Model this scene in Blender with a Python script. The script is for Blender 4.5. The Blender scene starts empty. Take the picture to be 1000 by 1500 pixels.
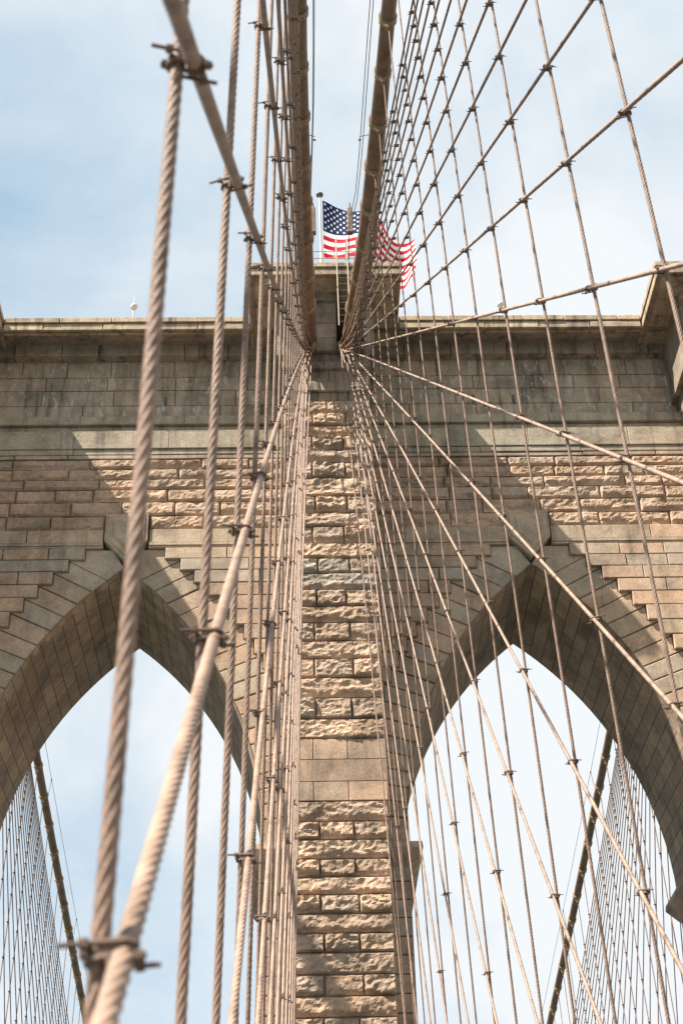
import bpy, math, random
import numpy as np
from mathutils import Vector, Matrix, noise

random.seed(7)
S = bpy.context.scene
COL = S.collection
R = math.radians

# ------------------------------------------------------------------ helpers
class MB:
    """collects faces and builds one mesh object"""
    def __init__(s):
        s.v = []; s.f = []; s.m = []; s.uv = []; s.sm = []
    def quad(s, pts, uv=None, mi=0, smooth=False):
        b = len(s.v); s.v += [tuple(p) for p in pts]
        s.f.append(tuple(range(b, b + len(pts)))); s.m.append(mi)
        s.uv.append(uv); s.sm.append(smooth)
    def poly(s, verts, faces, mi=0, smooth=False):
        b = len(s.v); s.v += [tuple(p) for p in verts]
        for f in faces:
            s.f.append(tuple(b + i for i in f)); s.m.append(mi); s.uv.append(None); s.sm.append(smooth)
    def box(s, x0, x1, y0, y1, z0, z1, mi=0):
        v = [(x0,y0,z0),(x1,y0,z0),(x1,y1,z0),(x0,y1,z0),(x0,y0,z1),(x1,y0,z1),(x1,y1,z1),(x0,y1,z1)]
        s.poly(v, [(0,3,2,1),(4,5,6,7),(0,1,5,4),(1,2,6,5),(2,3,7,6),(3,0,4,7)], mi)
    def chamfer_box(s, x0, x1, y0, y1, z0, z1, c=.02, mi=0):
        """stone block, its front (y0) edges chamfered"""
        v = [(x0+c,y0,z0+c),(x1-c,y0,z0+c),(x1-c,y0,z1-c),(x0+c,y0,z1-c),
             (x0,y0+c,z0),(x1,y0+c,z0),(x1,y0+c,z1),(x0,y0+c,z1),
             (x0,y1,z0),(x1,y1,z0),(x1,y1,z1),(x0,y1,z1)]
        f = [(0,1,2,3)]
        for a in range(4):
            b = (a+1) % 4
            f += [(4+a,4+b,b,a),(8+a,8+b,4+b,4+a)]
        s.poly(v, f, mi)
    def prism(s, pts, y0, y1, c=.02, mi=0):
        """polygon (x,z), counter clockwise seen from -y, extruded y0..y1 with chamfered front"""
        n = len(pts); cx = sum(p[0] for p in pts)/n; cz = sum(p[1] for p in pts)/n
        area = sum(pts[i][0]*pts[(i+1)%n][1]-pts[(i+1)%n][0]*pts[i][1] for i in range(n))
        if area < 0: pts = pts[::-1]
        ins = []
        for i in range(n):
            a = Vector(pts[i-1]); b = Vector(pts[i]); d = Vector(pts[(i+1)%n])
            e1 = (b-a).normalized(); e2 = (d-b).normalized()
            n1 = Vector((-e1.y, e1.x)); n2 = Vector((-e2.y, e2.x))
            k = (n1+n2); k = k/max(.35, k.length_squared/2)
            ins.append(b + k*c)
        v = [(p.x, y0, p.y) for p in ins]+[(p[0], y0+c, p[1]) for p in pts]+[(p[0], y1, p[1]) for p in pts]
        f = [tuple(range(n))]
        for a in range(n):
            b = (a+1) % n
            f += [(n+a,n+b,b,a),(2*n+a,2*n+b,n+b,n+a)]
        s.poly(v, f, mi)
    def tube(s, pts, r, n=10, mi=0, cap=True, smooth=True):
        pts = [Vector(p) for p in pts]
        rr = r if isinstance(r, (list, tuple)) else [r]*len(pts)
        rings = []
        for i, p in enumerate(pts):
            t = (pts[min(i+1, len(pts)-1)]-pts[max(i-1, 0)]).normalized()
            a = Vector((1,0,0)) if abs(t.x) < .8 else Vector((0,0,1))
            u = (a - t*a.dot(t)).normalized(); w = t.cross(u)
            rings.append([p+(u*math.cos(2*math.pi*k/n)+w*math.sin(2*math.pi*k/n))*rr[i] for k in range(n)])
        v = [q for ring in rings for q in ring]; f = []
        for i in range(len(pts)-1):
            for k in range(n):
                k2 = (k+1) % n
                f.append((i*n+k, i*n+k2, (i+1)*n+k2, (i+1)*n+k))
        s.poly(v, f, mi, smooth)
        if cap:
            s.poly(rings[0], [tuple(reversed(range(n)))], mi); s.poly(rings[-1], [tuple(range(n))], mi)
    def rough(s, x0, x1, yf, yb, z0, z1, amp=.14, d=.07, seed=0, mi=0):
        """rock-faced stone block: displaced front grid plus sides back to yb"""
        nx = max(3, int((x1-x0)/d)); nz = max(4, int((z1-z0)/d))
        P = Vector((seed*3.7, seed*1.3, seed*2.1))
        cut = random.random()+.1; spall = random.uniform(.0, .42); tilt = random.uniform(-.35, .35)
        g = []
        for j in range(nz+1):
            for i in range(nx+1):
                fx = i/nx; fz = j/nz
                x = x0+(x1-x0)*fx; z = z0+(z1-z0)*fz
                e = min(fx*(x1-x0), (1-fx)*(x1-x0), fz*(z1-z0)*1.0, (1-fz)*(z1-z0))
                ramp = min(1, e/.045)**.5
                q = Vector((x*1.1, seed*.7, z*2.2))+P
                low = noise.noise(q)
                mid = 1-2*abs(noise.noise(Vector((x*3.1, 0, z*4.3))+P))
                fine = noise.noise(Vector((x*9, 0, z*11))+P)
                h = .74+.42*low+tilt*(fx-.5)+.28*(mid-.5)+.16*fine+.07*noise.noise(Vector((x*19, 2, z*22))+P)
                # spalled lower edge with ragged border
                if cut > .45:
                    b = spall+.30*noise.noise(Vector((x*2.3, 3, seed*1.0)))+.09*noise.noise(Vector((x*8, 5, seed)))
                    if fz < b: h -= .62*min(1, (b-fz)*9)
                h = max(.04, h)
                jx = .02*noise.noise(Vector((x*5, 7, z*5))) if 0 < i < nx else 0
                jz = .018*noise.noise(Vector((x*3, 9+seed, z*3)))*(1 if j in (0, nz) else .5)
                g.append((x+jx, yf-amp*h*ramp+.03, z+jz))
        f = []
        for j in range(nz):
            for i in range(nx):
                a = j*(nx+1)+i
                f.append((a, a+1, a+nx+2, a+nx+1))
        nfr = len(f)
        b = len(g)
        loop = [i for i in range(nx+1)]+[j*(nx+1)+nx for j in range(1, nz+1)]+[nz*(nx+1)+i for i in range(nx-1, -1, -1)]+[j*(nx+1) for j in range(nz-1, 0, -1)]
        for k in loop: g.append((g[k][0], yb, g[k][2]))
        n = len(loop)
        for k in range(n):
            k2 = (k+1) % n
            f.append((loop[k2], loop[k], b+k, b+k2))
        s.poly(g, f, mi)
    def build(s, name, mats, parent=None, loc=None):
        me = bpy.data.meshes.new(name)
        if loc is not None:
            lx, ly, lz = loc; vv = [(a-lx, b-ly, c-lz) for a, b, c in s.v]
        else: vv = s.v
        me.from_pydata(vv, [], s.f)
        if not isinstance(mats, (list, tuple)): mats = [mats]
        for m in mats: me.materials.append(m)
        me.polygons.foreach_set('material_index', s.m)
        me.polygons.foreach_set('use_smooth', s.sm)
        if any(u is not None for u in s.uv):
            L = me.uv_layers.new(name='UVMap').data
            for p, u in zip(me.polygons, s.uv):
                if u is None: continue
                for li, q in zip(p.loop_indices, u): L[li].uv = q
        me.update()
        o = bpy.data.objects.new(name, me); COL.objects.link(o)
        if loc is not None: o.location = loc
        if parent is not None: link(o, parent)
        return o

def link(o, parent):
    o.parent = parent
    o.location = Vector(o.location)-Vector(parent_loc(parent))
def parent_loc(p):
    l = Vector(p.location)
    while p.parent: p = p.parent; l += Vector(p.location)
    return l
def empty(name, loc):
    o = bpy.data.objects.new(name, None); o.location = loc; o.empty_display_size = .3; COL.objects.link(o); return o
def tag(o, label=None, cat=None, group=None, kind=None):
    if label: o['label'] = label
    if cat: o['category'] = cat
    if group: o['group'] = group
    if kind: o['kind'] = kind
    return o

# ------------------------------------------------------------------ materials
def newmat(name):
    m = bpy.data.materials.new(name); m.use_nodes = True
    nt = m.node_tree; nt.nodes.clear()
    out = nt.nodes.new('ShaderNodeOutputMaterial'); b = nt.nodes.new('ShaderNodeBsdfPrincipled')
    nt.links.new(b.outputs[0], out.inputs[0])
    return m, nt, b
def N(nt, t, **kw):
    n = nt.nodes.new(t)
    for k, v in kw.items():
        if k.startswith('i_'):
            key = k[2:].replace('_', ' ')
            n.inputs[key].default_value = v
        else: setattr(n, k, v)
    return n
def ramp(nt, src, stops, interp='LINEAR'):
    r = nt.nodes.new('ShaderNodeValToRGB'); r.color_ramp.interpolation = interp
    e = r.color_ramp.elements
    while len(e) > 1: e.remove(e[-1])
    e[0].position = stops[0][0]; e[0].color = (*stops[0][1], 1)
    for p, c in stops[1:]:
        q = e.new(p); q.color = (*c, 1)
    nt.links.new(src, r.inputs[0]); return r.outputs[0]
def mixc(nt, a, b, fac, mode='MIX'):
    m = nt.nodes.new('ShaderNodeMix'); m.data_type = 'RGBA'; m.blend_type = mode
    for sock, val in ((m.inputs[6], a), (m.inputs[7], b), (m.inputs[0], fac)):
        if hasattr(val, 'is_linked'): nt.links.new(val, sock)
        else: sock.default_value = (*val, 1) if isinstance(val, tuple) else val
    return m.outputs[2]
def g3(v): return (v, v, v)

def stone(name, tones, island=True, brick=None, streak=.5, white=0., bump=.5, rough=.9, dirt=.35):
    m, nt, b = newmat(name)
    tc = N(nt, 'ShaderNodeTexCoord'); L = nt.links
    P = tc.outputs['Object']
    bumpsrc = None
    tones = [(r_*1.13, g_*1.10, b_*1.20) for r_, g_, b_ in tones]
    k = len(tones)
    if brick:
        br = N(nt, 'ShaderNodeTexBrick'); L.new(tc.outputs['UV'], br.inputs['Vector'])
        br.inputs['Scale'].default_value = 1
        br.inputs['Brick Width'].default_value = brick[0]; br.inputs['Row Height'].default_value = brick[1]
        br.inputs['Mortar Size'].default_value = brick[2]; br.inputs['Mortar Smooth'].default_value = .2
        br.inputs['Color1'].default_value = (0, 0, 0, 1); br.inputs['Color2'].default_value = (1, 1, 1, 1)
        br.inputs['Mortar'].default_value = (.5, .5, .5, 1); br.inputs['Bias'].default_value = 0
        src = br.outputs['Color']; fac = br.outputs['Fac']
        base = ramp(nt, src, [(i/max(1, k-1), t) for i, t in enumerate(tones)])
        bumpsrc = fac
    elif island:
        g = N(nt, 'ShaderNodeNewGeometry')
        base = ramp(nt, g.outputs['Random Per Island'], [((i)/k, t) for i, t in enumerate(tones)], 'CONSTANT')
    else:
        base = ramp(nt, N(nt, 'ShaderNodeValue').outputs[0], [(0, tones[0])])
    n1 = N(nt, 'ShaderNodeTexNoise', i_Scale=.9, i_Detail=5., i_Roughness=.65); L.new(P, n1.inputs['Vector'])
    base = mixc(nt, base, ramp(nt, n1.outputs['Fac'], [(.3, g3(.62)), (.5, g3(.98)), (.7, g3(1.18))]), 1.0, 'MULTIPLY')
    n2 = N(nt, 'ShaderNodeTexNoise', i_Scale=14., i_Detail=4., i_Roughness=.7); L.new(P, n2.inputs['Vector'])
    base = mixc(nt, base, ramp(nt, n2.outputs['Fac'], [(.3, g3(.72)), (.5, g3(1.)), (.72, g3(1.22))]), 1.0, 'MULTIPLY')
    n7 = N(nt, 'ShaderNodeTexNoise', i_Scale=.33, i_Detail=7., i_Roughness=.7, i_Distortion=.6); L.new(P, n7.inputs['Vector'])
    base = mixc(nt, base, ramp(nt, n7.outputs['Fac'], [(.36, (.74, .72, .68)), (.48, g3(1.)), (.62, (1.06, 1.04, 1.0))]), 1., 'MULTIPLY')
    # dark run-off streaks: noise stretched vertically
    mp = N(nt, 'ShaderNodeMapping'); L.new(P, mp.inputs['Vector']); mp.inputs['Scale'].default_value = (1.6, 1.6, .16)
    n3 = N(nt, 'ShaderNodeTexNoise', i_Scale=1.3, i_Detail=6., i_Roughness=.7); L.new(mp.outputs[0], n3.inputs['Vector'])
    st = ramp(nt, n3.outputs['Fac'], [(.50, g3(0)), (.68, g3(streak))])
    base = mixc(nt, base, (.042, .037, .03), st)
    if white:
        mp2 = N(nt, 'ShaderNodeMapping'); L.new(P, mp2.inputs['Vector']); mp2.inputs['Scale'].default_value = (1.9, 1, .8)
        n4 = N(nt, 'ShaderNodeTexNoise', i_Scale=1.7, i_Detail=7., i_Roughness=.75); L.new(mp2.outputs[0], n4.inputs['Vector'])
        base = mixc(nt, base, (.55, .53, .47), ramp(nt, n4.outputs['Fac'], [(.565, g3(0)), (.63, g3(white))]))
    if brick:
        base = mixc(nt, base, (.12, .092, .06), fac)
    L.new(base, b.inputs['Base Color']); b.inputs['Roughness'].default_value = rough
    b.inputs['Specular IOR Level'].default_value = .25
    n5 = N(nt, 'ShaderNodeTexNoise', i_Scale=22., i_Detail=5., i_Roughness=.75); L.new(P, n5.inputs['Vector'])
    n6 = N(nt, 'ShaderNodeTexNoise', i_Scale=4., i_Detail=4., i_Roughness=.6); L.new(P, n6.inputs['Vector'])
    ad = N(nt, 'ShaderNodeMath', operation='MULTIPLY_ADD'); L.new(n6.outputs['Fac'], ad.inputs[0]); ad.inputs[1].default_value = 1.6; L.new(n5.outputs['Fac'], ad.inputs[2])
    bp = N(nt, 'ShaderNodeBump'); bp.inputs['Strength'].default_value = bump; bp.inputs['Distance'].default_value = .03
    L.new(ad.outputs[0], bp.inputs['Height'])
    if bumpsrc:
        b2 = N(nt, 'ShaderNodeBump', invert=True); b2.inputs['Strength'].default_value = .9; b2.inputs['Distance'].default_value = .03
        L.new(bumpsrc, b2.inputs['Height']); L.new(bp.outputs[0], b2.inputs['Normal']); L.new(b2.outputs[0], b.inputs['Normal'])
    else: L.new(bp.outputs[0], b.inputs['Normal'])
    return m

WARM = [(.40,.275,.17), (.35,.25,.16), (.42,.29,.18), (.33,.245,.165), (.385,.28,.185), (.365,.285,.185), (.415,.295,.185), (.365,.27,.175), (.34,.28,.195)]
RINGT = [(.38,.275,.175), (.35,.285,.195), (.34,.26,.165), (.43,.31,.195), (.37,.30,.205), (.39,.285,.18), (.31,.25,.165), (.40,.32,.215)]
GREY = [(.37,.285,.19), (.34,.27,.185), (.385,.295,.195), (.355,.28,.19), (.335,.27,.185)]
TEAL = [(.335,.28,.19), (.36,.295,.195), (.31,.265,.18)]
M_rough = stone('granite_rockfaced', [t_ for i_, t_ in enumerate(WARM) if i_ not in (5, 8)], streak=.3, bump=.55)
M_quoin = stone('granite_dressed_quoin', WARM[:3]+WARM[6:8], streak=.3, bump=.35)
M_rgrey = stone('granite_rockfaced_grey', [(.36,.295,.21), (.34,.285,.205)], streak=.3, bump=.55)
M_ash = stone('granite_dressed', WARM, streak=.45, bump=.35)
M_ring = stone('granite_voussoir', RINGT, streak=.3, bump=.35)
M_frieze = stone('granite_frieze', GREY, streak=.65, white=.75, bump=.45)
M_band = stone('granite_band', TEAL, streak=.5, bump=.3)
M_corn = stone('granite_cornice', [(.40,.31,.18), (.36,.28,.175), (.43,.33,.20)], streak=.8, bump=.4)
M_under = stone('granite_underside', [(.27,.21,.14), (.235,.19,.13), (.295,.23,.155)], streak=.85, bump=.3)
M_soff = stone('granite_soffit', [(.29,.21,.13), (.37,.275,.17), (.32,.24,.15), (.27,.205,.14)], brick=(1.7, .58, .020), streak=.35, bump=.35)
M_side = stone('granite_plain', [(.28,.23,.165), (.35,.28,.20), (.31,.255,.185)], brick=(1.5, .62, .014), streak=.4, bump=.4)
M_mort = stone('mortar_bed', [(.20,.165,.12)], streak=.4, bump=.3)

def paint(name, col, var=.18, rough=.55, bump=.2, sc=30, wear=0.):
    m, nt, b = newmat(name); L = nt.links
    tc = N(nt, 'ShaderNodeTexCoord')
    n = N(nt, 'ShaderNodeTexNoise', i_Scale=float(sc)*.2, i_Detail=6., i_Roughness=.7); L.new(tc.outputs['Object'], n.inputs['Vector'])
    c = mixc(nt, col, ramp(nt, n.outputs['Fac'], [(.32, g3(1-var*1.6)), (.5, g3(1)), (.7, g3(1+var))]), 1., 'MULTIPLY')
    if wear:
        nw = N(nt, 'ShaderNodeTexNoise', i_Scale=7., i_Detail=8., i_Roughness=.8); L.new(tc.outputs['Object'], nw.inputs['Vector'])
        c = mixc(nt, c, (.085, .05, .035), ramp(nt, nw.outputs['Fac'], [(.555, g3(0)), (.64, g3(wear))]))
    L.new(c, b.inputs['Base Color']); b.inputs['Roughness'].default_value = rough
    b.inputs['Specular IOR Level'].default_value = .3
    n2 = N(nt, 'ShaderNodeTexNoise', i_Scale=float(sc)*6, i_Detail=3.); L.new(tc.outputs['Object'], n2.inputs['Vector'])
    bp = N(nt, 'ShaderNodeBump'); bp.inputs['Strength'].default_value = bump; bp.inputs['Distance'].default_value = .004
    L.new(n2.outputs['Fac'], bp.inputs['Height']); L.new(bp.outputs[0], b.inputs['Normal'])
    return m
M_rope = paint('rope_paint_tan', (.235, .15, .105), var=.3, rough=.6, wear=.75)
M_stay = paint('stay_paint_pale', (.275, .182, .13), var=.28, rough=.55, wear=.6)
M_cable = paint('cable_paint_brown', (.19, .12, .075), var=.3, rough=.6, sc=8, wear=.35)
M_clamp = paint('clamp_dark_iron', (.13, .085, .06), var=.4, rough=.6)
M_band_c = paint('band_paint', (.33, .225, .135), var=.3, rough=.55)
M_white = paint('white_paint', (.72, .70, .66), var=.08, rough=.4)
M_polew = paint('pole_paint', (.48, .46, .42), var=.12, rough=.5)
M_pale = paint('pale_pipe_paint', (.36, .28, .20), var=.15, rough=.5)
M_steel = paint('dark_steel', (.10, .09, .085), var=.3, rough=.5)
M_wood = paint('deck_boards', (.15, .115, .085), var=.3, rough=.85, sc=6)
M_deck = paint('roadway_surface', (.07, .07, .07), var=.2, rough=.9, sc=3)

def flagmat(name, col):
    m, nt, b = newmat(name); b.inputs['Base Color'].default_value = (*col, 1); b.inputs['Roughness'].default_value = .8
    b.inputs['Specular IOR Level'].default_value = .1
    t = N(nt, 'ShaderNodeBsdfTranslucent'); t.inputs['Color'].default_value = (*col, 1)
    mx = N(nt, 'ShaderNodeMixShader'); mx.inputs[0].default_value = .38
    nt.links.new(b.outputs[0], mx.inputs[1]); nt.links.new(t.outputs[0], mx.inputs[2])
    out = [n for n in nt.nodes if n.type == 'OUTPUT_MATERIAL'][0]; nt.links.new(mx.outputs[0], out.inputs[0])
    return m
F_red = flagmat('flag_red', (.52, .010, .028)); F_white = flagmat('flag_white', (.80, .78, .76)); F_blue = flagmat('flag_blue', (.006, .017, .066))

# ------------------------------------------------------------------ camera (at eye height over the promenade)
p, yaw, roll, fpx = .596390101, .0355389884, -.0296098475, 2204.65915
cr = Vector((.99952132, -.01889821, -.02449468)); cu = Vector((.00963897, -.56211065, .82700587)); cf = Vector((.02939765, .8268461, .56165942))
cam = bpy.data.cameras.new('camera'); co = bpy.data.objects.new('camera', cam); COL.objects.link(co)
m3 = Matrix((cr, cu, -cf)).transposed(); co.matrix_world = m3.to_4x4()
cam.sensor_fit = 'VERTICAL'; cam.sensor_height = 36; cam.sensor_width = 24; cam.lens = fpx/1500*36
cam.clip_start = .05; cam.clip_end = 20000
cam.dof.use_dof = True; cam.dof.focus_distance = 48; cam.dof.aperture_fstop = 3.6
S.camera = co

# ------------------------------------------------------------------ tower
CX = 1.17; SP = 7.66; A = 5.2; E = 8.627; ZS = 19.38; RA = A+E
D = 48.04; DB = 54.25; DF = 48.30           # wall plane, back plane, recessed frieze plane
BF = 44.9; BB = 57.4                         # buttress front / back
CF = 43.45; CB = 58.8                        # cap front / back
ZT = 41.4
ARCH = [CX-SP, CX+SP]
BUTT = [(CX-1.65, CX+1.65), (15.6, 18.9), (2*CX-18.9, 2*CX-15.6)]
XL, XR = 2*CX-20.3, 20.3
ZB = -9.
def arch_hw(z):      # half width of the opening at height z
    if z <= ZS: return A
    t = RA*RA-(z-ZS)**2
    if t <= E*E: return 0.
    return math.sqrt(t)-E
ZA = ZS+math.sqrt(RA*RA-E*E)
tower = empty('bridge_tower', (CX, 51, ZB))
tag(tower, 'tan granite suspension bridge tower with two pointed arches and a flat cornice', 'bridge tower')

# core: front/back backing with the openings
core = MB(); yb = DF+.12
def bricks_uv(pts, ax): return [(q[ax], q[2]) for q in pts]
def strip(mb, x0, x1, zlo0, zlo1, zhi, y, flip, mi=0):
    q = [(x0,y,zlo0),(x1,y,zlo1),(x1,y,zhi),(x0,y,zhi)]
    if flip: q = q[::-1]
    mb.quad(q, bricks_uv(q, 0), mi)
ZW = 40.9
for y, fl in ((yb, False), (DB, True)):
    xs_prev = XL
    for ac in ARCH:
        strip(core, xs_prev, ac-A, ZB, ZB, ZW, y, fl, 0 if fl else 1)
        pr = None
        zs = [ZS+(ZA-ZS)*math.sin(math.pi/2*i/24) for i in range(25)]
        prof = [(ac-arch_hw(z) if z < ZA-1e-6 else ac, z) for z in zs]
        prof += [(2*ac-x, z) for x, z in prof[-2::-1]]
        for (xa, za), (xb, zb2) in zip(prof, prof[1:]):
            strip(core, xa, xb, za, zb2, ZW, y, fl, 0 if fl else 1)
        xs_prev = ac+A
    strip(core, xs_prev, XR, ZB, ZB, ZW, y, fl, 0 if fl else 1)
for x, fl in ((XL, True), (XR, False)):
    q = [(x,yb,ZB),(x,DB,ZB),(x,DB,ZW),(x,yb,ZW)]
    if fl: q = q[::-1]
    core.quad(q, bricks_uv(q, 1))
core.build('wall_core', [M_side, M_mort], tower)
# soffit and jambs of each opening
for ac in ARCH:
    so = MB(); n = 44
    prof = [(-A, ZB), (-A, 5.), (-A, ZS)]
    L = [-(ZS-ZB), -(ZS-5.), 0.]
    zs = []
    a1 = math.asin((ZA-ZS)/RA)
    for i in range(1, n+1):
        a = a1*i/n; prof.append((-(RA*math.cos(a)-E), ZS+RA*math.sin(a))); L.append(RA*a)
    for sgn in (1, -1):
        for i in range(len(prof)-1):
            (xa, za), (xb, zb2) = prof[i], prof[i+1]
            y0 = D+.012
            q = [(ac+sgn*xa, y0, za), (ac+sgn*xa, DB-.004, za), (ac+sgn*xb, DB-.004, zb2), (ac+sgn*xb, y0, zb2)]
            uv = [(y0, L[i]), (DB, L[i]), (DB, L[i+1]), (y0, L[i+1])]
            if sgn > 0: q = q[::-1]; uv = uv[::-1]
            so.quad(q, uv)
    so.build('arch_soffit', M_soff, tower)

# ---- coursed masonry on the near face
def row(mb, x0, x1, z0, z1, yf, back, kind, wmin=1.3, wmax=2.6, gap=.015, amp=.13, d=.075):
    x = x0
    while x < x1-.01:
        w = random.uniform(wmin, wmax)
        if x1-(x+w) < wmin*.55: w = x1-x
        xa, xb = x+gap, x+w-gap
        if kind == 'rough': mb.rough(xa, xb, yf+random.uniform(-.02, .02), back, z0+gap, z1-gap, amp, d, seed=random.random()*100)
        else: mb.chamfer_box(xa, xb, yf+random.uniform(-.014, .014), back, z0+gap, z1-gap, .02)
        x += w

ZL = [30.54+.51, 30.54, 30.02, 29.47, 28.91, 28.31, 27.67]   # step levels
while ZL[-1] > 19.7: ZL.append(ZL[-1]-.615)
LV = 1.72
def joint(z):         # z level -> intrados point, stair x offset
    zi = z-.5
    for _ in range(30):
        t = max(0, min(1, (zi-ZS)/(ZA-ZS))); phi = R(31)*t**.55
        zi = z-LV*math.sin(phi)
    return arch_hw(zi), zi, arch_hw(zi)+LV*math.cos(phi)
yv = D+.045          # voussoir face
joints = [joint(z) for z in ZL[1:]]
bay_lim = {0: (2*CX-15.6, CX-1.65), 1: (CX+1.65, 15.6)}
for bi, ac in enumerate(ARCH):
    ring = MB()
    for sg in (-1, 1):
        def P(x, z): return (ac+sg*x, z)
        # stone beside the keystone
        h1, z1, c1 = joints[0]
        ring.prism([P(.02, ZA+.04), P(.46, 31.02), P(1.5, 31.03), P(1.5, ZL[1]+.01), P(c1, ZL[1]), P(h1, z1)], yv, D+.44, .028)
        for k in range(len(joints)-1):
            h, zi, c = joints[k]; h2, zi2, c2 = joints[k+1]
            za, zb2 = ZL[k+1], ZL[k+2]
            mid = (zi+zi2)/2
            pts = [P(h+.004, zi-.018), P(c, za-.018), P(c, zb2+.012), P(c2, zb2+.016), P(h2+.004, zi2+.016), P(arch_hw(mid)+.002, mid)]
            ring.prism(pts, yv+random.uniform(-.018, .018), D+.44, .036)
    ring.build('arch_ring', M_ring, tower)
    # keystone
    ks = MB()
    def hexa(w, zt, zsh, ztip): return [(ac-w, zt), (ac-w, zsh), (ac, ztip), (ac+w, zsh), (ac+w, zt)]
    ks.prism(hexa(.82, 32.56, 31.35, 30.42), D-.16, D+.44, .03)
    ks.prism(hexa(.72, 32.48, 31.40, 30.60), D-.20, D-.15, .035)
    ks.prism(hexa(.50, 32.16, 31.50, 30.98), D-.165-.06, D-.19, .012)
    ks.prism(hexa(.44, 32.10, 31.53, 31.06), D-.165-.085, D-.2, .03)
    ks.build('keystone', M_ring, tower)
    x0, x1 = bay_lim[bi]
    # stepped courses
    scs = {-1: MB(), 1: MB()}
    for k in range(len(ZL)-1):
        zt, zb2 = ZL[k], ZL[k+1]
        c = 1.5 if k == 0 else joints[k-1][2]
        row(scs[-1], x0, ac-c, zb2, zt, D-.085, D+.44, 'flat')
        row(scs[1], ac+c, x1, zb2, zt, D-.085, D+.44, 'flat')
    for sg in (-1, 1): scs[sg].build('spandrel_courses', M_ash, tower)
    scs = {-1: MB(), 1: MB()}
    z = ZL[-1]
    while z > 5:
        zb2 = z-.615
        for sg, xa, xb in ((-1, x0, ac-A), (1, ac+A, x1)):
            row(scs[sg], xa, xb, zb2, z, D+.0, D+.44, 'flat')
        z = zb2
    for sg in (-1, 1): scs[sg].build('pier_courses', M_ash, tower)
    # rock-faced courses
    rc = MB()
    RZ = [35.23, 34.76, 34.26, 33.77, 33.18, 32.54, 31.91]
    for k in range(6):
        if k < 5: row(rc, x0, x1, RZ[k+1], RZ[k], D-.01, D+.44, 'rough', 1.4, 3.2, amp=.125)
        else:
            row(rc, x0, ac-.86, RZ[k+1], RZ[k], D-.01, D+.44, 'rough', 1.6, 3.2, amp=.12)
            row(rc, ac+.86, x1, RZ[k+1], RZ[k], D-.01, D+.44, 'rough', 1.6, 3.2, amp=.12)
    rc.build('rockfaced_courses', M_rough, tower)
    for xa, xb in ((x0, ac-.86), (ac+.86, x1)):
        pc = MB()
        row(pc, xa, xb, 31.27, 31.90, D-.06, D+.44, 'flat', 3, 5)
        pc.box(xa, xb, D-.10, D+.44, 31.15, 31.262); pc.box(xa, xb, D-.05, D+.44, 31.06, 31.147)
        pc.build('panel_course', M_ash, tower)
    pc = MB(); row(pc, x0, x1, 35.24, 35.44, D-.02, D+.44, 'flat', 2, 4)
    pc.build('levelling_course', M_ash, tower)
    # string courses
    st = MB()
    def band(z0, z1, y, mn=2., mx=4.):
        row(st, x0, x1, z0, z1, y, DF+.31, 'flat', mn, mx, gap=.006)
    band(35.72, 36.62, D-.07, 3, 5)
    band(35.45, 35.715, D-.03, 3, 5)
    band(36.625, 36.95, D+.12, 3, 5)
    band(36.955, 37.38, D-.04, 3, 5)
    st.build('string_course', M_band, tower)
    # frieze
    fr = MB()
    FZ = [40.62, 39.6, 38.91, 38.12, 37.39]
    for k in range(4): row(fr, x0, x1, FZ[k+1], FZ[k], DF, DF+.31, 'flat', 1.6, 3.4, gap=.012)
    for zc, dx in ((38.45, -1.2), (38.5, 1.35), (38.45, 3.0)):
        pass
    fr.build('frieze', M_frieze, tower)
    # cornice over the bay
    cx0, cx1 = (2*CX-14.2, CX-3.05) if bi == 0 else (CX+3.05, 14.2)
    cn = MB(); yf = 46.6
    row(cn, cx0, cx1, 41.12, 41.40, yf, 48.3, 'flat', 1.6, 2.6)
    row(cn, cx0, cx1, 40.76, 41.11, yf+.05, 47.0, 'flat', 1.6, 2.6)
    # sloped soffit blocks and lower band
    x = cx0-1.4; 
    while x < cx1+1.4:
        w = random.uniform(1.4, 2.0); xa, xb = x+.006, min(x+w, cx1+1.4)-.006
        cn.poly([(xa,yf+.12,40.74),(xb,yf+.12,40.74),(xb,47.86,41.02),(xa,47.86,41.02),(xa,yf+.12,41.10),(xb,yf+.12,41.10),(xb,47.86,41.10),(xa,47.86,41.10)],
                [(0,3,2,1),(0,1,5,4),(1,2,6,5),(3,0,4,7)], 1)
        x += w
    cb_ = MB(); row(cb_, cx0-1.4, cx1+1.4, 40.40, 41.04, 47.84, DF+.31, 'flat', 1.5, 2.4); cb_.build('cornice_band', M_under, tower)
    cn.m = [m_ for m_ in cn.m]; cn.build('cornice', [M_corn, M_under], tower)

# roof slab
rs = MB(); rs.box(XL, XR, 47.2, 55.2, 40.95, 41.36); rs.box(XL, XR, 54.1, 55.6, 40.3, 41.38)
rs.build('tower_roof', M_mort, tower)

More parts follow.
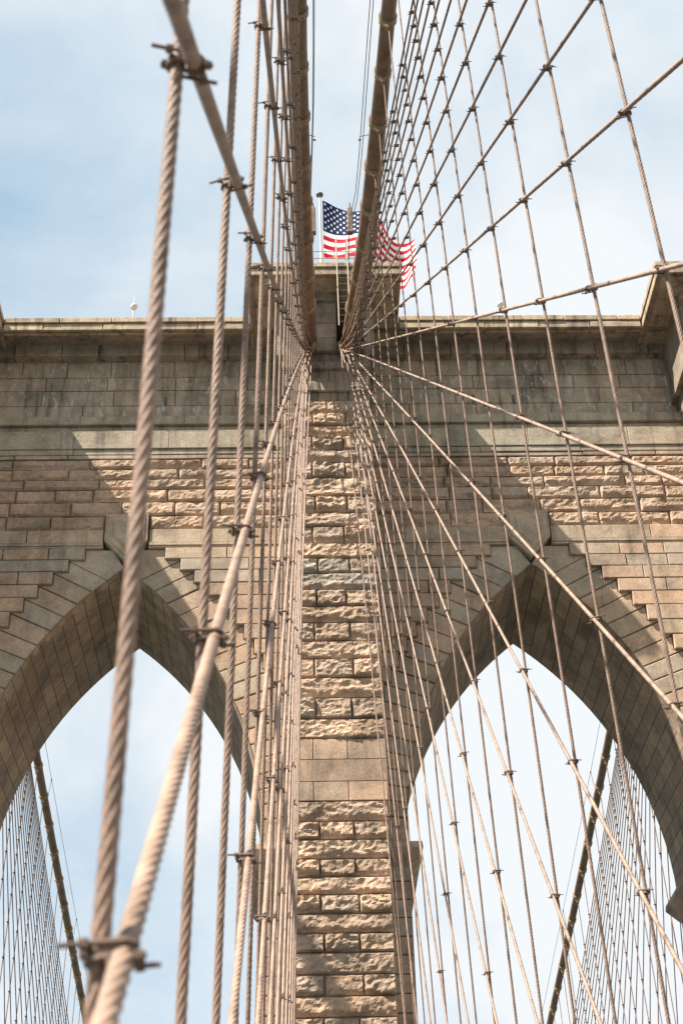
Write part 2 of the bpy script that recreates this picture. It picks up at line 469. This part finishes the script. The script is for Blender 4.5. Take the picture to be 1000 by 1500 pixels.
# ---- buttresses
BZ = [35.59,35.0,34.41,33.93,33.27,32.7,31.99,31.17,30.45,29.86,29.16,28.52,27.9,27.23,26.56,25.91,25.18,24.5,23.77,23.03,22.25,21.51,20.78,20.01,19.35,18.66,18.05,17.42,16.84,16.27,15.67,15.06,14.47,13.81,13.17,12.55]
while BZ[-1] > 9: BZ.append(BZ[-1]-.63)
for bi, (x0, x1) in enumerate(BUTT):
    bd = MB()
    def wallbox(xa, xb, ya, yb2, za, zb2):
        c = [(xa,ya),(xb,ya),(xb,yb2),(xa,yb2)]
        for i in range(4):
            (a, b), (c2, d2) = c[i], c[(i+1) % 4]
            q = [(a,b,za),(c2,d2,za),(c2,d2,zb2),(a,b,zb2)]
            bd.quad(q, bricks_uv(q, 0 if i % 2 == 0 else 1))
        q = [(xa,ya,zb2),(xb,ya,zb2),(xb,yb2,zb2),(xa,yb2,zb2)]; bd.quad(q, bricks_uv(q, 0))
    wallbox(x0+.03, x1-.03, BF+.06, D+.44, ZB, 36.0)
    wallbox(x0+.03, x1-.03, DB-.1, BB, ZB, 40.3)
    bd.build('buttress_body', M_side, tower)
    bf = MB(); sm = MB(); bf2 = MB()
    for k in range(len(BZ)-1):
        zt, zb2 = BZ[k], BZ[k+1]
        three = (k % 2 == 1)
        flat = k in (21, 22, 23)
        w = x1-x0
        cuts = [0, .34+random.uniform(-.04, .03), .67+random.uniform(-.02, .04), 1] if three else [0, 1]
        if flat and three: cuts = [0, .28, .62, 1]
        if flat and not three: cuts = [0, 1]
        for a, b in zip(cuts, cuts[1:]):
            xa, xb = x0+a*w+.012, x0+b*w-.012
            if flat: sm.chamfer_box(xa, xb, BF-.05, BF+.3, zb2+.008, zt-.008, .014)
            else: (bf if zt > 20.5 else bf2).rough(xa, xb, BF-.02, BF+.25, zb2+.03, zt-.02, random.uniform(.10, .24) if three else .135, .048 if bi == 0 else .12, seed=random.random()*100, mi=1 if k in (11, 12) and not (three and a > .5) else 0)
    bf.build('rockfaced_quoins', [M_rough, M_rgrey], tower); bf2.build('rockfaced_quoins', M_rough, tower)
    sm.build('dressed_quoins', M_quoin, tower)
    # neck, mouldings, cap
    nk = MB(); c0 = (x0+x1)/2; wn = 2.0
    def slab(wd, yfr, z0, z1, mb, mn=1.2, mx=2.2):
        row(mb, c0-wd, c0+wd, z0, z1, yfr, D+.44, 'flat', mn, mx, gap=.005)
    slab(1.68, BF-.16, 35.99, 36.40, nk)                 # moulding 1
    slab(1.66, BF-.02, 35.60, 35.985, nk)
    slab(1.66, BF+.04, 36.405, 37.13, nk)
    slab(1.70, BF-.14, 37.135, 37.45, nk)
    slab(1.66, BF+.02, 37.455, 37.95, nk)
    if bi == 0:
        for xa, xb, yf2 in ((CX-1.9, .08, BF+.1), (.80, 1.60, BF-.18), (2.68, CX+1.9, BF+.1)):
            for zz0, zz1 in ((37.955, 38.6), (38.6, 39.35), (39.35, 40.42)):
                nk.chamfer_box(xa, xb, yf2, D+.44, zz0+.004, zz1-.004, .015)
        for xa, xb in ((.085, .795), (1.605, 2.675)):
            nk.box(xa, xb, 47.2, 47.6, 37.95, 40.42)      # back of each cable passage
            nk.box(xa, xb, BF-.30, BF+.9, 37.955, 38.28)     # sill under the cable
    else:
        nk.box(c0-wn+.1, c0+wn-.1, BF+.1, D+.44, 37.955, 40.42)
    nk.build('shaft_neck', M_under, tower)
    cp = MB(); hw = 3.05
    row(cp, c0-hw, c0+hw, 41.16, 41.42, CF, CB, 'flat', 1.8, 2.6)
    row(cp, c0-hw+.05, c0+hw-.05, 40.80, 41.15, CF+.05, CB-.05, 'flat', 1.8, 2.6)
    # soffit slopes on three sides
    o = hw-.14; i_ = hw-1.15; zo, zi = 40.78, 40.98; yo, yi = CF+.14, CF+1.12
    cp.poly([(c0-o,yo,zo),(c0+o,yo,zo),(c0+i_,yi,zi),(c0-i_,yi,zi),(c0-o,CB-.14,zo),(c0+o,CB-.14,zo),(c0-i_,CB-1.1,zi),(c0+i_,CB-1.1,zi)],
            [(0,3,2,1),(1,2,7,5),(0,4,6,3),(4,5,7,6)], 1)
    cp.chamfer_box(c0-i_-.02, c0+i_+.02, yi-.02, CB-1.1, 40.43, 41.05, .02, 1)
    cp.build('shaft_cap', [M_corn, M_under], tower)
# dark weep holes under the cornice
wh = MB()
for wx, wz in ((-5.3, 38.55), (7.25, 38.55), (8.9, 38.55), (5.2, 15.9)):
    if wz > 20: wh.box(wx-.07, wx+.07, DF-.012, DF+.05, wz-.5, wz)
wh.build('weep_hole', M_steel, tower)

# imposts at the springing
for xa, xb in ((CX-2.46, CX+2.46), (14.03, 20), (2*CX-20, 2*CX-14.03)):
    im = MB(); o = .46; t1, t0, zlow = 19.10, 18.90, 18.35; 
    v = []
    for z, e in ((t1, o-.03), (t0, o), (zlow, .03)):
        v += [(xa-e, D-.33*(e/o)-.01, z), (xb+e, D-.33*(e/o)-.01, z), (xb+e, DB+.33*(e/o), z), (xa-e, DB+.33*(e/o), z)]
    f = [(0,1,2,3), (8,11,10,9)]
    for r0 in (0, 4):
        for a in range(4):
            b = (a+1) % 4
            f.append((r0+4+a, r0+4+b, r0+b, r0+a))
    im.poly(v, f)
    im.build('impost_moulding', M_frieze, tower)

# ------------------------------------------------------------------ cable planes
YT, ZTW = 46.04, 38.85
def zc_near(Y): return 38.85-.255*(46-Y)+.0004*(46-Y)**2
def zc_far(Y): return 39.3-.32*(Y-51)+.00066*(Y-51)**2
def xr(Y, z): return 3.78737-.00579178*Y-.000188*Y*Y-.03083627*z
def xl(Y, z): return -.397832-.0115759*Y+.00025*Y*Y+.02114198*z
def cable_off(Y): return float(np.interp(Y, [5, 20, 25.6, 31, 37, 43, 47], [0, .07, .11, .2, .3, .24, .2]))
def xcr(Y, z): return xr(Y, z)+cable_off(Y)
ORD = ['nearest','second nearest','third nearest','fourth nearest','fifth nearest','sixth nearest','seventh nearest','eighth nearest','ninth nearest','tenth nearest','eleventh nearest','twelfth nearest','thirteenth nearest','fourteenth nearest','fifteenth nearest','sixteenth nearest','seventeenth nearest','eighteenth nearest','nineteenth nearest','twentieth nearest']
NUM = ['first','second','third','fourth','fifth','sixth','seventh','eighth','ninth','tenth','eleventh','twelfth','thirteenth','fourteenth','fifteenth','sixteenth','seventeenth','eighteenth','nineteenth','twentieth','twenty-first','twenty-second','twenty-third','twenty-fourth','twenty-fifth','twenty-sixth','twenty-seventh','twenty-eighth','twenty-ninth','thirtieth']
UN = ['first','second','third','fourth','fifth','sixth','seventh','eighth','ninth']
NUM += ['thirty-'+b for b in UN]+['fortieth']+['forty-'+b for b in UN]

def rope_mesh(name, pts, r, pitch=.30, n=12, step=None, lobes=6, depth=.17, mat=None, phase=0.):
    """laid wire rope: lobed section twisting along a polyline; origin at its first point"""
    pts = np.array(pts, float)
    seg = np.linalg.norm(np.diff(pts, axis=0), axis=1); cum = np.concatenate([[0], np.cumsum(seg)])
    step = step or pitch/8
    m = max(2, int(cum[-1]/step))
    s = np.linspace(0, cum[-1], m+1)
    c = np.stack([np.interp(s, cum, pts[:, i]) for i in range(3)], -1)
    t = pts[-1]-pts[0]; t = t/np.linalg.norm(t)
    a = np.array([1., 0, 0]); u = a-t*(a@t); u /= np.linalg.norm(u); w = np.cross(t, u)
    th = np.arange(n)*2*np.pi/n
    tw = 2*np.pi*s/pitch+phase
    wob = 1+.012*np.sin(s*3.1+phase)
    ang = th[None, :]+tw[:, None]
    rad = r*(1-depth+depth*np.abs(np.cos(lobes/2*th))**.7)[None, :]*wob[:, None]
    V = c[:, None, :]+rad[..., None]*(np.cos(ang)[..., None]*u+np.sin(ang)[..., None]*w)
    V = (V-pts[0]).reshape(-1, 3)
    i = np.arange(m)[:, None]; k = np.arange(n)[None, :]; k2 = (k+1) % n
    F = np.stack([i*n+k, i*n+k2, (i+1)*n+k2, (i+1)*n+k], -1).reshape(-1, 4)
    me = bpy.data.meshes.new(name)
    me.vertices.add(len(V)); me.vertices.foreach_set('co', V.ravel())
    me.loops.add(F.size); me.loops.foreach_set('vertex_index', F.ravel().astype(np.int32))
    me.polygons.add(len(F)); me.polygons.foreach_set('loop_start', np.arange(0, F.size, 4, dtype=np.int32))
    me.update(calc_edges=True); me.polygons.foreach_set('use_smooth', np.ones(len(F), bool))
    me.materials.append(mat)
    o = bpy.data.objects.new(name, me); o.location = pts[0]; COL.objects.link(o)
    return o

def clamp_mesh():
    """pair of U-bolts clasping a suspender (at x=0) and the stay beside it (at x=1*off)"""
    b = MB(); off = .05
    b.tube([(0,0,-.030),(0,0,-.022),(0,0,.022),(0,0,.030)], [.026,.031,.031,.026], 14)
    b.tube([(off,-.018,-.026),(off,-.014,-.02),(off,.014,.02),(off,.018,.026)], [.030,.035,.035,.030], 14)
    # cast saddle between the two ropes
    b.poly([(-.012,-.042,-.03),(off+.012,-.042,-.035),(off+.012,.042,.0),(-.012,.042,.0),(-.008,-.036,.03),(off+.008,-.036,.028),(off+.008,.036,.042),(-.008,.036,.042)],
           [(0,3,2,1),(4,5,6,7),(0,1,5,4),(1,2,6,5),(2,3,7,6),(3,0,4,7)])
    # upper bolt legs reach out one side, lower ones out the other
    def arc(cx, z, sgn, r=.039):
        pts = []
        for i in range(9):
            a = math.pi*(i/8)-math.pi/2
            pts.append((cx+sgn*math.cos(a)*r, math.sin(a)*r, z))
        return pts
    b.tube([(-.105,-.037,.016),(-.03,-.039,.016)]+arc(off,.016,1)+[(-.03,.039,.016),(-.058,.037,.016)], .0075, 7)
    b.tube([(off+.062,-.037,-.022),(off+.03,-.039,-.022)]+[(x,y,z) for x,y,z in arc(0,-.022,-1)]+[(off+.03,.039,-.022),(off+.095,.037,-.022)], .0075, 7)
    for x, z in ((-.044, .016), (off+.046, -.022)):
        for y in (-.037, .037):
            b.tube([(x-.010,y,z),(x+.010,y,z)], .0165, 6, smooth=False)
        b.box(x-.004+.01*(1 if x<0 else -1), x+.004+.01*(1 if x<0 else -1), -.05, .05, z-.013, z+.013)
    b.tube([(.02,-.05,-.02),(.02,-.05,-.075)], .007, 6)
    me_o = b.build('rope_clamp', M_clamp)
    return me_o
clamp0 = clamp_mesh(); clamp_me = clamp0.data; bpy.data.objects.remove(clamp0)
def sock_mesh():
    b = MB()
    b.tube([(0,0,0),(0,0,.10),(0,0,.12),(0,0,.34),(0,0,.38)], [.035,.05,.075,.085,.05], 12)
    b.tube([(-.07,0,.42),(.07,0,.42)], .045, 10)
    o = b.build('stay_socket', M_band_c); me = o.data; bpy.data.objects.remove(o); return me
sock_me = sock_mesh()

Y0R, Y0L, DS = 10.18, 3.046, 2.28589
SIDE = {'left': (xl, Y0L, 18, 1), 'right': (xr, Y0R, 15, -1)}
SUS = {}
for side, (fx, Y0, n, inw) in SIDE.items():
    SUS[side] = []
    for k in range(n):
        Y = Y0+k*DS; zt = zc_near(Y)-.25
        zz = [-7.8, 0, zt*.5, zt*.8, zt]
        off_ = (lambda z_: cable_off(Y)*max(0, z_/zt)**3) if side == 'right' else (lambda z_: 0)
        near = (k < 4) if side == 'left' else (k < 2)
        o = rope_mesh('suspender_rope', [(fx(Y, z)+off_(z), Y, z) for z in zz], .0215, pitch=.31, n=24 if near else 12, mat=M_rope, phase=k*1.3,
                      step=.016 if near else (.04 if k < 8 else .06), depth=.25 if near else .3)
        tag(o, '%s suspender rope in the row hanging from the %s inner main cable' % (ORD[k], side), 'rope', 'upright suspender ropes of the %s inner cable' % side)
        SUS[side].append(Y)
# the stays of each fan: feet a constant step apart along the deck, heads gathered at the tower
FEET = [39.3-4.57*k for k in range(23)]
for side, (fx, Y0, n, inw) in SIDE.items():
    for k, F in enumerate(FEET):
        if side == 'left': F = {9: -1.98, 10: -6.85, 11: -11.0}.get(k, F)
        tn = (ZTW+7.8)/(YT-F)
        Ya = 44.45; za = max(37.75, ZTW-(YT-Ya)*tn)
        tn = (za+7.8)/(Ya-F)
        fz = lambda Y: za-(Ya-Y)*tn
        Ys = np.linspace(F, Ya, 26); Ye = []
        pts = []
        for Y in Ys:
            z = fz(Y); x = fx(Y, z)+inw*.05
            w = max(0, (Y-38)/(Ya-38)) if Ya-F > 8 else (Y-F)/(Ya-F)
            x += w*w*.22*((k*2 % 5)-2)/2*.9
            pts.append((x, float(Y), z))
        nearst = 6 <= k <= 13
        o = rope_mesh('diagonal_stay', pts, .026, pitch=.36, n=24 if (nearst and side == 'left') else 12, step=.02 if (nearst and side == 'left') else .045, mat=M_stay, phase=k, depth=.18 if side == 'left' else .22)
        tag(o, '%s diagonal stay, counted from the steepest, in the fan beside the %s inner cable' % (NUM[k], side), 'stay cable', 'diagonal stays fanning from the tower beside the %s inner cable' % side)
        base = Vector(pts[0])
        # socket at the head
        so = bpy.data.objects.new('stay_socket', sock_me); COL.objects.link(so)
        d = Vector(pts[-1])-Vector(pts[-2])
        so.location = Vector(pts[-1])-base; so.rotation_euler = d.to_track_quat('Z', 'Y').to_euler(); so.parent = o
        for kk, Yn in enumerate(SUS[side]):
            if Yn < F: continue
            z = fz(Yn)
            if z < -7 or z > zc_near(Yn)-.8 or Yn > 43.5: continue
            c = bpy.data.objects.new('rope_clamp', clamp_me); COL.objects.link(c)
            c.location = Vector((fx(Yn, z)+inw*.004, Yn, z))-base
            sc_ = .86+.07*random.uniform(-1, 1)
            c.scale = (inw*sc_, sc_, sc_)
            c.rotation_euler = (random.uniform(-.15, .15), random.uniform(-.12, .12), random.uniform(-.3, .3))
            c.parent = o

# ---- main cables
def cable_thing(name, fn_x, label, span_near=True, span_far=True, bands=True):
    pts = []; rr = []
    Yn = -40 if span_near else 45
    Ys = list(np.arange(Yn, 45.1, 1.5)) if span_near else []
    Ys += [46.2, 48, 51, 54, 57] if True else []
    if span_far: Ys += list(np.arange(58.5, 240, 3))
    for Y in Ys:
        if Y <= 46.5: z = zc_near(Y)
        elif Y < 57: z = 38.97+.28*math.sin((Y-46.5)/10.5*math.pi)
        else: z = zc_far(Y)+.0
        pts.append((fn_x(Y, z), Y, z))
        rr.append(.205 if Y < 27 or Y > 66 else .205+.185*min(1, (Y-27)/16) if Y < 50 else .205+.18*(66-Y)/16)
    mb = MB(); mb.tube(pts, rr, 20)
    o = mb.build(name, M_cable)
    tag(o, label, 'main cable')
    return o
def band_part(parent, x, Y, z, r, slope, s=1):
    b = MB()
    d = Vector((0, math.cos(slope), math.sin(slope)))
    b.tube([d*-.11, d*-.10, d*-.09, d*-.02, d*.02, d*.09, d*.10, d*.11], [r+.005, r+.05, r+.05, r+.022, r+.022, r+.05, r+.05, r+.005], 18, smooth=False)
    b.box(-.06, .06, -.07, .07, -r-.24, -r+.02); b.tube([(-.11, 0, -r-.12), (.11, 0, -r-.12)], .035, 8)
    b.box(-.05, .05, -.06, .06, r, r+.09)
    me = b.build('cable_band', M_band_c); me.parent = parent; me.location = (x, Y, z)
    return me
inner = {}
for side, fx in (('left', xl), ('right', xcr)):
    def fx2(Y, z, fx=fx):
        if Y <= 47: return fx(Y, z)
        return fx(47, zc_near(47))
    c = cable_thing('main_cable', fx2, 'thick brown inner main cable on the %s, running down from the tower top' % side, True, True)
    inner[side] = c
    first = None
    for Y in SUS[side]:
        if Y > 43.8: continue
        z = zc_near(Y); r = .205 if Y < 27 else .205+.185*min(1, (Y-27)/16)
        if first is None or Y > 29:
            first = band_part(c, fx(Y, z), Y, z, r, math.atan(.255))
        else:
            q = first.copy(); COL.objects.link(q); q.parent = c; q.location = (fx(Y, z), Y, z)
    
outer_x = {'left': lambda Y, z: -13.4+.004*(Y-70)*(1 if Y > 51 else 0), 'right': lambda Y, z: 15.85-.012*(Y-70)*(1 if Y > 51 else 0)}
def clampknob(mb, x, Y, z, s=.06):
    mb.poly([(x-s,Y,z),(x+s,Y,z),(x,Y-s,z),(x,Y+s,z),(x,Y,z-s),(x,Y,z+s)], [(0,2,5),(2,1,5),(1,3,5),(3,0,5),(2,0,4),(1,2,4),(3,1,4),(0,3,4)], 1)
for side, fx in outer_x.items():
    c = cable_thing('main_cable', fx, 'brown outer main cable seen through the %s arch beyond the tower' % side, True, True)
    sg = 1 if side == 'left' else -1
    # bands
    first = None
    for k in range(46):
        Y = 60+k*DS
        z = zc_far(Y)
        if first is None: first = band_part(c, fx(Y, z), Y, z, .205, math.atan(-.27))
        else:
            q = first.copy(); COL.objects.link(q); q.parent = c; q.location = (fx(Y, z), Y, z)
    FF = [56.5+4.57*k for k in range(30)]
    def farx(Y, z): return fx(Y, z)-sg*(zc_far(Y)-z)*.028
    SY = [60+k*DS for k in range(46)]
    for k, Y in enumerate(SY):
        b = MB(); b.tube([(farx(Y, -7.8), Y, -7.8), (farx(Y, zc_far(Y)), Y, zc_far(Y)-.2)], .024, 5)
        o = b.build('suspender_rope', M_rope, loc=(farx(Y, -7.8), Y, -7.8))
        tag(o, '%s thin suspender rope beyond the tower under the %s outer cable, counted from the tower' % (NUM[k] if k < len(NUM) else str(k), side), 'rope', 'suspender ropes beyond the tower under the %s outer cable' % side)
    for k, F in enumerate(FF[:26]):
        b = MB(); Ya = 57.6; za = zc_far(Ya)-.3; tn = (za+7.8)/(F-Ya) if F > Ya+.5 else 60
        if F <= Ya+.5: continue
        b.tube([(farx(F, -7.8)+.05, F, -7.8), (farx(Ya, za)+.05, Ya, za)], .026, 5)
        for Y in SY:
            if Y > F: break
            z = za-(Y-Ya)*tn
            if z < zc_far(Y)-.4: clampknob(b, farx(Y, z), Y, z, .07)
        o = b.build('diagonal_stay', [M_rope, M_clamp], loc=(farx(F, -7.8)+.05, F, -7.8))
        tag(o, '%s thin diagonal stay beyond the tower beside the %s outer cable, counted from the steepest' % (NUM[k], side), 'stay cable', 'diagonal stays beyond the tower beside the %s outer cable' % side)
    # hand rope over the far outer cable
    b = MB()
    hp = [(fx(Y, 0)+sg*.30, Y, zc_far(Y)+1.05) for Y in np.arange(58, 200, 6)]
    b.tube(hp, .012, 5)
    for Y in np.arange(62, 160, 12.): b.tube([(fx(Y,0)+sg*.30, Y, zc_far(Y)+1.07), (fx(Y,0)+sg*.2, Y, zc_far(Y)+.18)], .014, 5); clampknob(b, fx(Y,0)+sg*.3, Y, zc_far(Y)+1.05, .06)
    o = b.build('hand_rope', [M_steel, M_clamp], loc=tuple(hp[0]))
    tag(o, 'thin hand rope strung above the %s outer main cable beyond the tower' % side, 'hand rope')

# ---- inner hand ropes with stanchions and end boxes
for side, fx in (('left', xl), ('right', xcr)):
    inw = 1 if side == 'left' else -1
    for lev, (dx, dz) in enumerate(((.42, 1.15), (.38, .55))):
        b = MB()
        ye = 41.9 if lev == 0 else 42.0
        Ys = list(np.arange(-2, ye, 3.0))+[ye]
        hp = []
        for Y in Ys:
            z = zc_near(Y)
            w = max(0, (Y-30)/12)
            hp.append((fx(Y, z)+inw*(dx-.22*w if side == 'left' else dx-.12*w), Y, z+dz+w*(3.7-dz)*w))
        b.tube(hp, .013, 6)
        if lev == 0:
            for Y in (12.5, 19.3, 26.2, 33.0):
                z = zc_near(Y); x = fx(Y, z)
                b.tube([(x+inw*.2, Y-1.2, z+.05), (x+inw*dx, Y, z+dz+max(0,(Y-30)/12)**2*(3.7-dz))], .016, 6)
                clampknob(b, x+inw*dx, Y, z+dz, .06)
        o = b.build('hand_rope', [M_steel, M_clamp], loc=tuple(hp[0]))
        tag(o, '%s thin hand rope beside the %s inner main cable' % (('upper', 'lower')[lev], side), 'hand rope')
    # box at the upper end
    xb = 2.16 if side == 'right' else .73
    b = MB(); b.chamfer_box(xb-.10, xb+.10, 41.9, 42.12, 41.55, 42.85, .02)
    b.tube([(xb, 42, 42.84), (xb, 42, 43.0), (xb, 41.95, 43.15)], [.07, .05, .02], 8)
    b.tube([(xb-.05, 42, 41.56), (xb-.05, 42.6, 41.4), (xb-.05, 43.4, 41.45)], .02, 6)
    o = b.build('tensioner_box', M_cable, loc=(xb, 42, 41.55))
    tag(o, 'slim brown box at the upper end of the %s hand rope, before the tower cap' % side, 'box', 'boxes ending the hand ropes')

# ------------------------------------------------------------------ roof things
def th(name, loc, label, cat, group=None): return tag(empty(name, loc), label, cat, group)
fp = th('flagpole', (1.22, 51, 41.36), 'white flagpole standing on the middle cap of the tower', 'flagpole')
b = MB(); b.tube([(1.22, 51, 41.36), (1.22, 51, 47), (1.22, 51, 52.9)], [.062, .052, .04], 12); b.build('pole', M_polew, fp)
b = MB(); b.tube([(1.22, 51, 52.88), (1.22, 51, 52.95), (1.22, 51, 53.02), (1.22, 51, 53.1)], [.08, .17, .17, .05], 14); b.build('finial', M_steel, fp)

def interp(u, us, vs):
    return float(np.interp(u, us, vs))
def flag_pt(u, v):
    us = [0, .2, .38, .55, .78, 1]
    tx = interp(u, us, [0, .85, 1.72, 2.55, 3.35, 4.28]); tz = interp(u, us, [0, -.45, -1.10, -1.9, -2.95, -3.0])
    bx = interp(u, us, [0, .85, 1.66, 2.65, 3.65, 4.12]); bz = interp(u, us, [-3.68, -4.0, -4.45, -5.2, -5.9, -6.1])
    # soften the corner points
    x = tx*(1-v)+bx*v; z = tz*(1-v)+bz*v
    y = .48*math.sin(u*9.5+v*1.8)*min(1, u*3)+.14*math.sin(u*21+v*4)*u
    z += .06*math.sin(u*12+v*2)*u; x += .05*math.sin(v*7+u*4)*u
    return Vector((1.32+x, 51+y-.6*u, 52.62+z))
fl = MB(); NU, NV = 90, 39; vs = []
for j in range(NV+1):
    for i in range(NU+1):
        acc = Vector((0, 0, 0)); 
        for du in (-.02, 0, .02): acc += flag_pt(min(1, max(0, i/NU+du)), j/NV)
        vs.append(acc/3)
fl.v = [tuple(q) for q in vs]
for j in range(NV):
    for i in range(NU):
        a = j*(NU+1)+i
        fl.f.append((a, a+1, a+NU+2, a+NU+1)); stripe = j//3
        fl.m.append(2 if (i/NU < .4 and stripe < 7) else (0 if stripe % 2 == 0 else 1)); fl.uv.append(None); fl.sm.append(True)
for r_ in range(9):
    cnt = 6 if r_ % 2 == 0 else 5
    for c_ in range(cnt):
        uc = .4*((c_*2+1+(r_ % 2))/12); vc = (7/13)*((r_+1)/10)
        for off in (-.012, .012):
            pts = []
            for q in range(10):
                rad = .030 if q % 2 == 0 else .013
                a = math.pi/2+q*math.pi/5
                pp = flag_pt(max(0, uc+rad*math.cos(a)*.56), vc-rad*math.sin(a)); pts.append(pp+Vector((0, off, 0)))
            fl.poly(pts, [tuple(range(10))], 1)
o = fl.build('flag', [F_red, F_white, F_blue], loc=(1.32, 51, 52.62))
tag(o, 'american flag with stars and red and white stripes flying on the tower', 'flag')

for wx, wh_ in ((-6.76, 'left'), (8.66, 'right')):
    t = th('roof_beacon', (wx, 47.6, 41.4), 'small grey ball beacon with a spike on the parapet over the %s arch' % wh_, 'beacon')
    b = MB(); b.tube([(wx, 47.6, 41.38), (wx, 47.6, 42.8)], .035, 8); b.tube([(wx, 47.6, 43.0), (wx, 47.6, 43.25), (wx, 47.6, 43.75)], [.028, .022, .006], 8)
    b.build('rod', M_polew, t)
    b = MB(); b.tube([(wx, 47.6, 42.72), (wx, 47.6, 42.76), (wx, 47.6, 42.86), (wx, 47.6, 42.96), (wx, 47.6, 43.02)], [.04, .12, .15, .12, .04], 14)
    b.build('ball_lamp', M_polew, t)

rl = th('roof_railing', (.6, 43.7, 41.42), 'thin pipe railing on the edge of the middle tower cap', 'railing')
b = MB()
for z in (41.85, 42.22): b.tube([(.55, 43.7, z), (3.1, 43.7, z)], .02, 6)
for x in (.6, 1.1, 1.55, 2.1, 2.6, 3.05): b.tube([(x, 43.7, 41.4), (x, 43.7, 42.22)], .022, 6)
b.build('rail_frame', M_pale, rl)
ld = th('access_ladder', (1.7, 43.2, 37.9), 'pale pipe ladder with hooped top hanging in front of the tower cap', 'ladder')
for xo in (0, .42):
    b = MB()
    pts = [(1.66+xo, 43.2, 37.9), (1.64+xo, 43.2, 42.4)]+[(1.64+xo, 43.2+.45-.45*math.cos(a), 42.4+.45*math.sin(a)) for a in (.4, .8, 1.2, 1.57, 2, 2.4, 2.8, 3.14)]+[(1.64+xo, 44.1, 41.43)]
    b.tube(pts, .028, 7); b.build('stile', M_pale, ld)
z = 38.1
while z < 42.4:
    b = MB(); b.tube([(1.64, 43.2, z), (2.08, 43.2, z)], .006, 6); b.build('rung', M_pale, ld); z += .32

# ------------------------------------------------------------------ deck and water
dk = MB()
dk.box(-.25, 3.65, -90, 47.6, -1.85, -1.65)
y = -90
tag(dk.build('promenade', M_wood), kind='structure')
rd = MB(); rd.box(-12.5, -.9, -90, 250, -8.3, -7.85); rd.box(4.3, 15, -90, 250, -8.3, -7.85)
tag(rd.build('roadway', M_deck), kind='structure')
wm, nt, b_ = newmat('river_water')
b_.inputs['Base Color'].default_value = (.05, .075, .08, 1); b_.inputs['Roughness'].default_value = .15
wn = N(nt, 'ShaderNodeTexNoise', i_Scale=.4, i_Detail=6.); tcw = N(nt, 'ShaderNodeTexCoord'); nt.links.new(tcw.outputs['Object'], wn.inputs['Vector'])
wb = N(nt, 'ShaderNodeBump'); wb.inputs['Distance'].default_value = .4; nt.links.new(wn.outputs['Fac'], wb.inputs['Height']); nt.links.new(wb.outputs[0], b_.inputs['Normal'])
wt = MB(); wt.quad([(-9000,-9000,-43),(9000,-9000,-43),(9000,9000,-43),(-9000,9000,-43)])
tag(wt.build('river_water', wm), kind='structure')
tb = MB(); tb.chamfer_box(XL-1, XR+1, 43.5, 59, -46, -9, .2)
tb.build('tower_base', M_mort, tower)

# ------------------------------------------------------------------ light
sd = Vector((1.95, 1.0, -3.2)).normalized()          # direction the sunlight travels
el = math.asin(-sd.z)
sun = bpy.data.lights.new('sun', 'SUN'); sun.energy = 5.0; sun.angle = R(.53); sun.color = (1, .94, .85)
so_ = bpy.data.objects.new('sun', sun); COL.objects.link(so_)
so_.rotation_euler = (-sd).to_track_quat('Z', 'Y').to_euler()
az = math.atan2(-sd.x, -sd.y)                         # azimuth of the sun, clockwise from +Y
W = bpy.data.worlds.new('World'); S.world = W; W.use_nodes = True
nt = W.node_tree; nt.nodes.clear(); L = nt.links
out = nt.nodes.new('ShaderNodeOutputWorld'); bg = nt.nodes.new('ShaderNodeBackground'); L.new(bg.outputs[0], out.inputs[0])
sky = nt.nodes.new('ShaderNodeTexSky'); sky.sky_type = 'NISHITA'; sky.sun_disc = False
sky.sun_elevation = el; sky.sun_rotation = az; sky.air_density = 1.0; sky.dust_density = 1.5; sky.ozone_density = 1.5
bg.inputs['Strength'].default_value = .055
tc = nt.nodes.new('ShaderNodeTexCoord')
mp = nt.nodes.new('ShaderNodeMapping'); L.new(tc.outputs['Generated'], mp.inputs['Vector']); mp.inputs['Scale'].default_value = (1, 1, 1.6); mp.inputs['Location'].default_value = (.35, .1, .2)
n1 = N(nt, 'ShaderNodeTexNoise', i_Scale=2.6, i_Detail=8., i_Roughness=.55, i_Distortion=.3); L.new(mp.outputs[0], n1.inputs['Vector'])
sx = nt.nodes.new('ShaderNodeSeparateXYZ'); L.new(tc.outputs['Generated'], sx.inputs[0])
def mth(op, a, b_, c_=0.):
    m_ = nt.nodes.new('ShaderNodeMath'); m_.operation = op
    for i_, v_ in enumerate((a, b_, c_)):
        if hasattr(v_, 'is_linked'): L.new(v_, m_.inputs[i_])
        else: m_.inputs[i_].default_value = v_
    return m_.outputs[0]
# thicker haze and cloud towards the horizon, a clearer patch to the upper left
mr = nt.nodes.new('ShaderNodeMapRange'); L.new(sx.outputs[2], mr.inputs[0]); mr.inputs[1].default_value = .44; mr.inputs[2].default_value = .66; mr.inputs[3].default_value = .14; mr.inputs[4].default_value = 0
cv = mth('ADD', mth('MULTIPLY_ADD', sx.outputs[0], .42, n1.outputs['Fac']), mr.outputs[0])
cl = ramp(nt, cv, [(.35, g3(.09)), (.655, g3(.98))])
c = mixc(nt, mixc(nt, sky.outputs[0], (3.05, 4.6, 5.75), .72), (6.2, 6.45, 6.65), cl)
L.new(c, bg.inputs['Color'])
vs_ = S.view_settings
vs_.view_transform = 'Standard'; vs_.look = 'None'; vs_.exposure = 1.44; vs_.gamma = 1
try: S.display_settings.display_device = 'sRGB'
except Exception: pass
S.cycles.max_bounces = 6
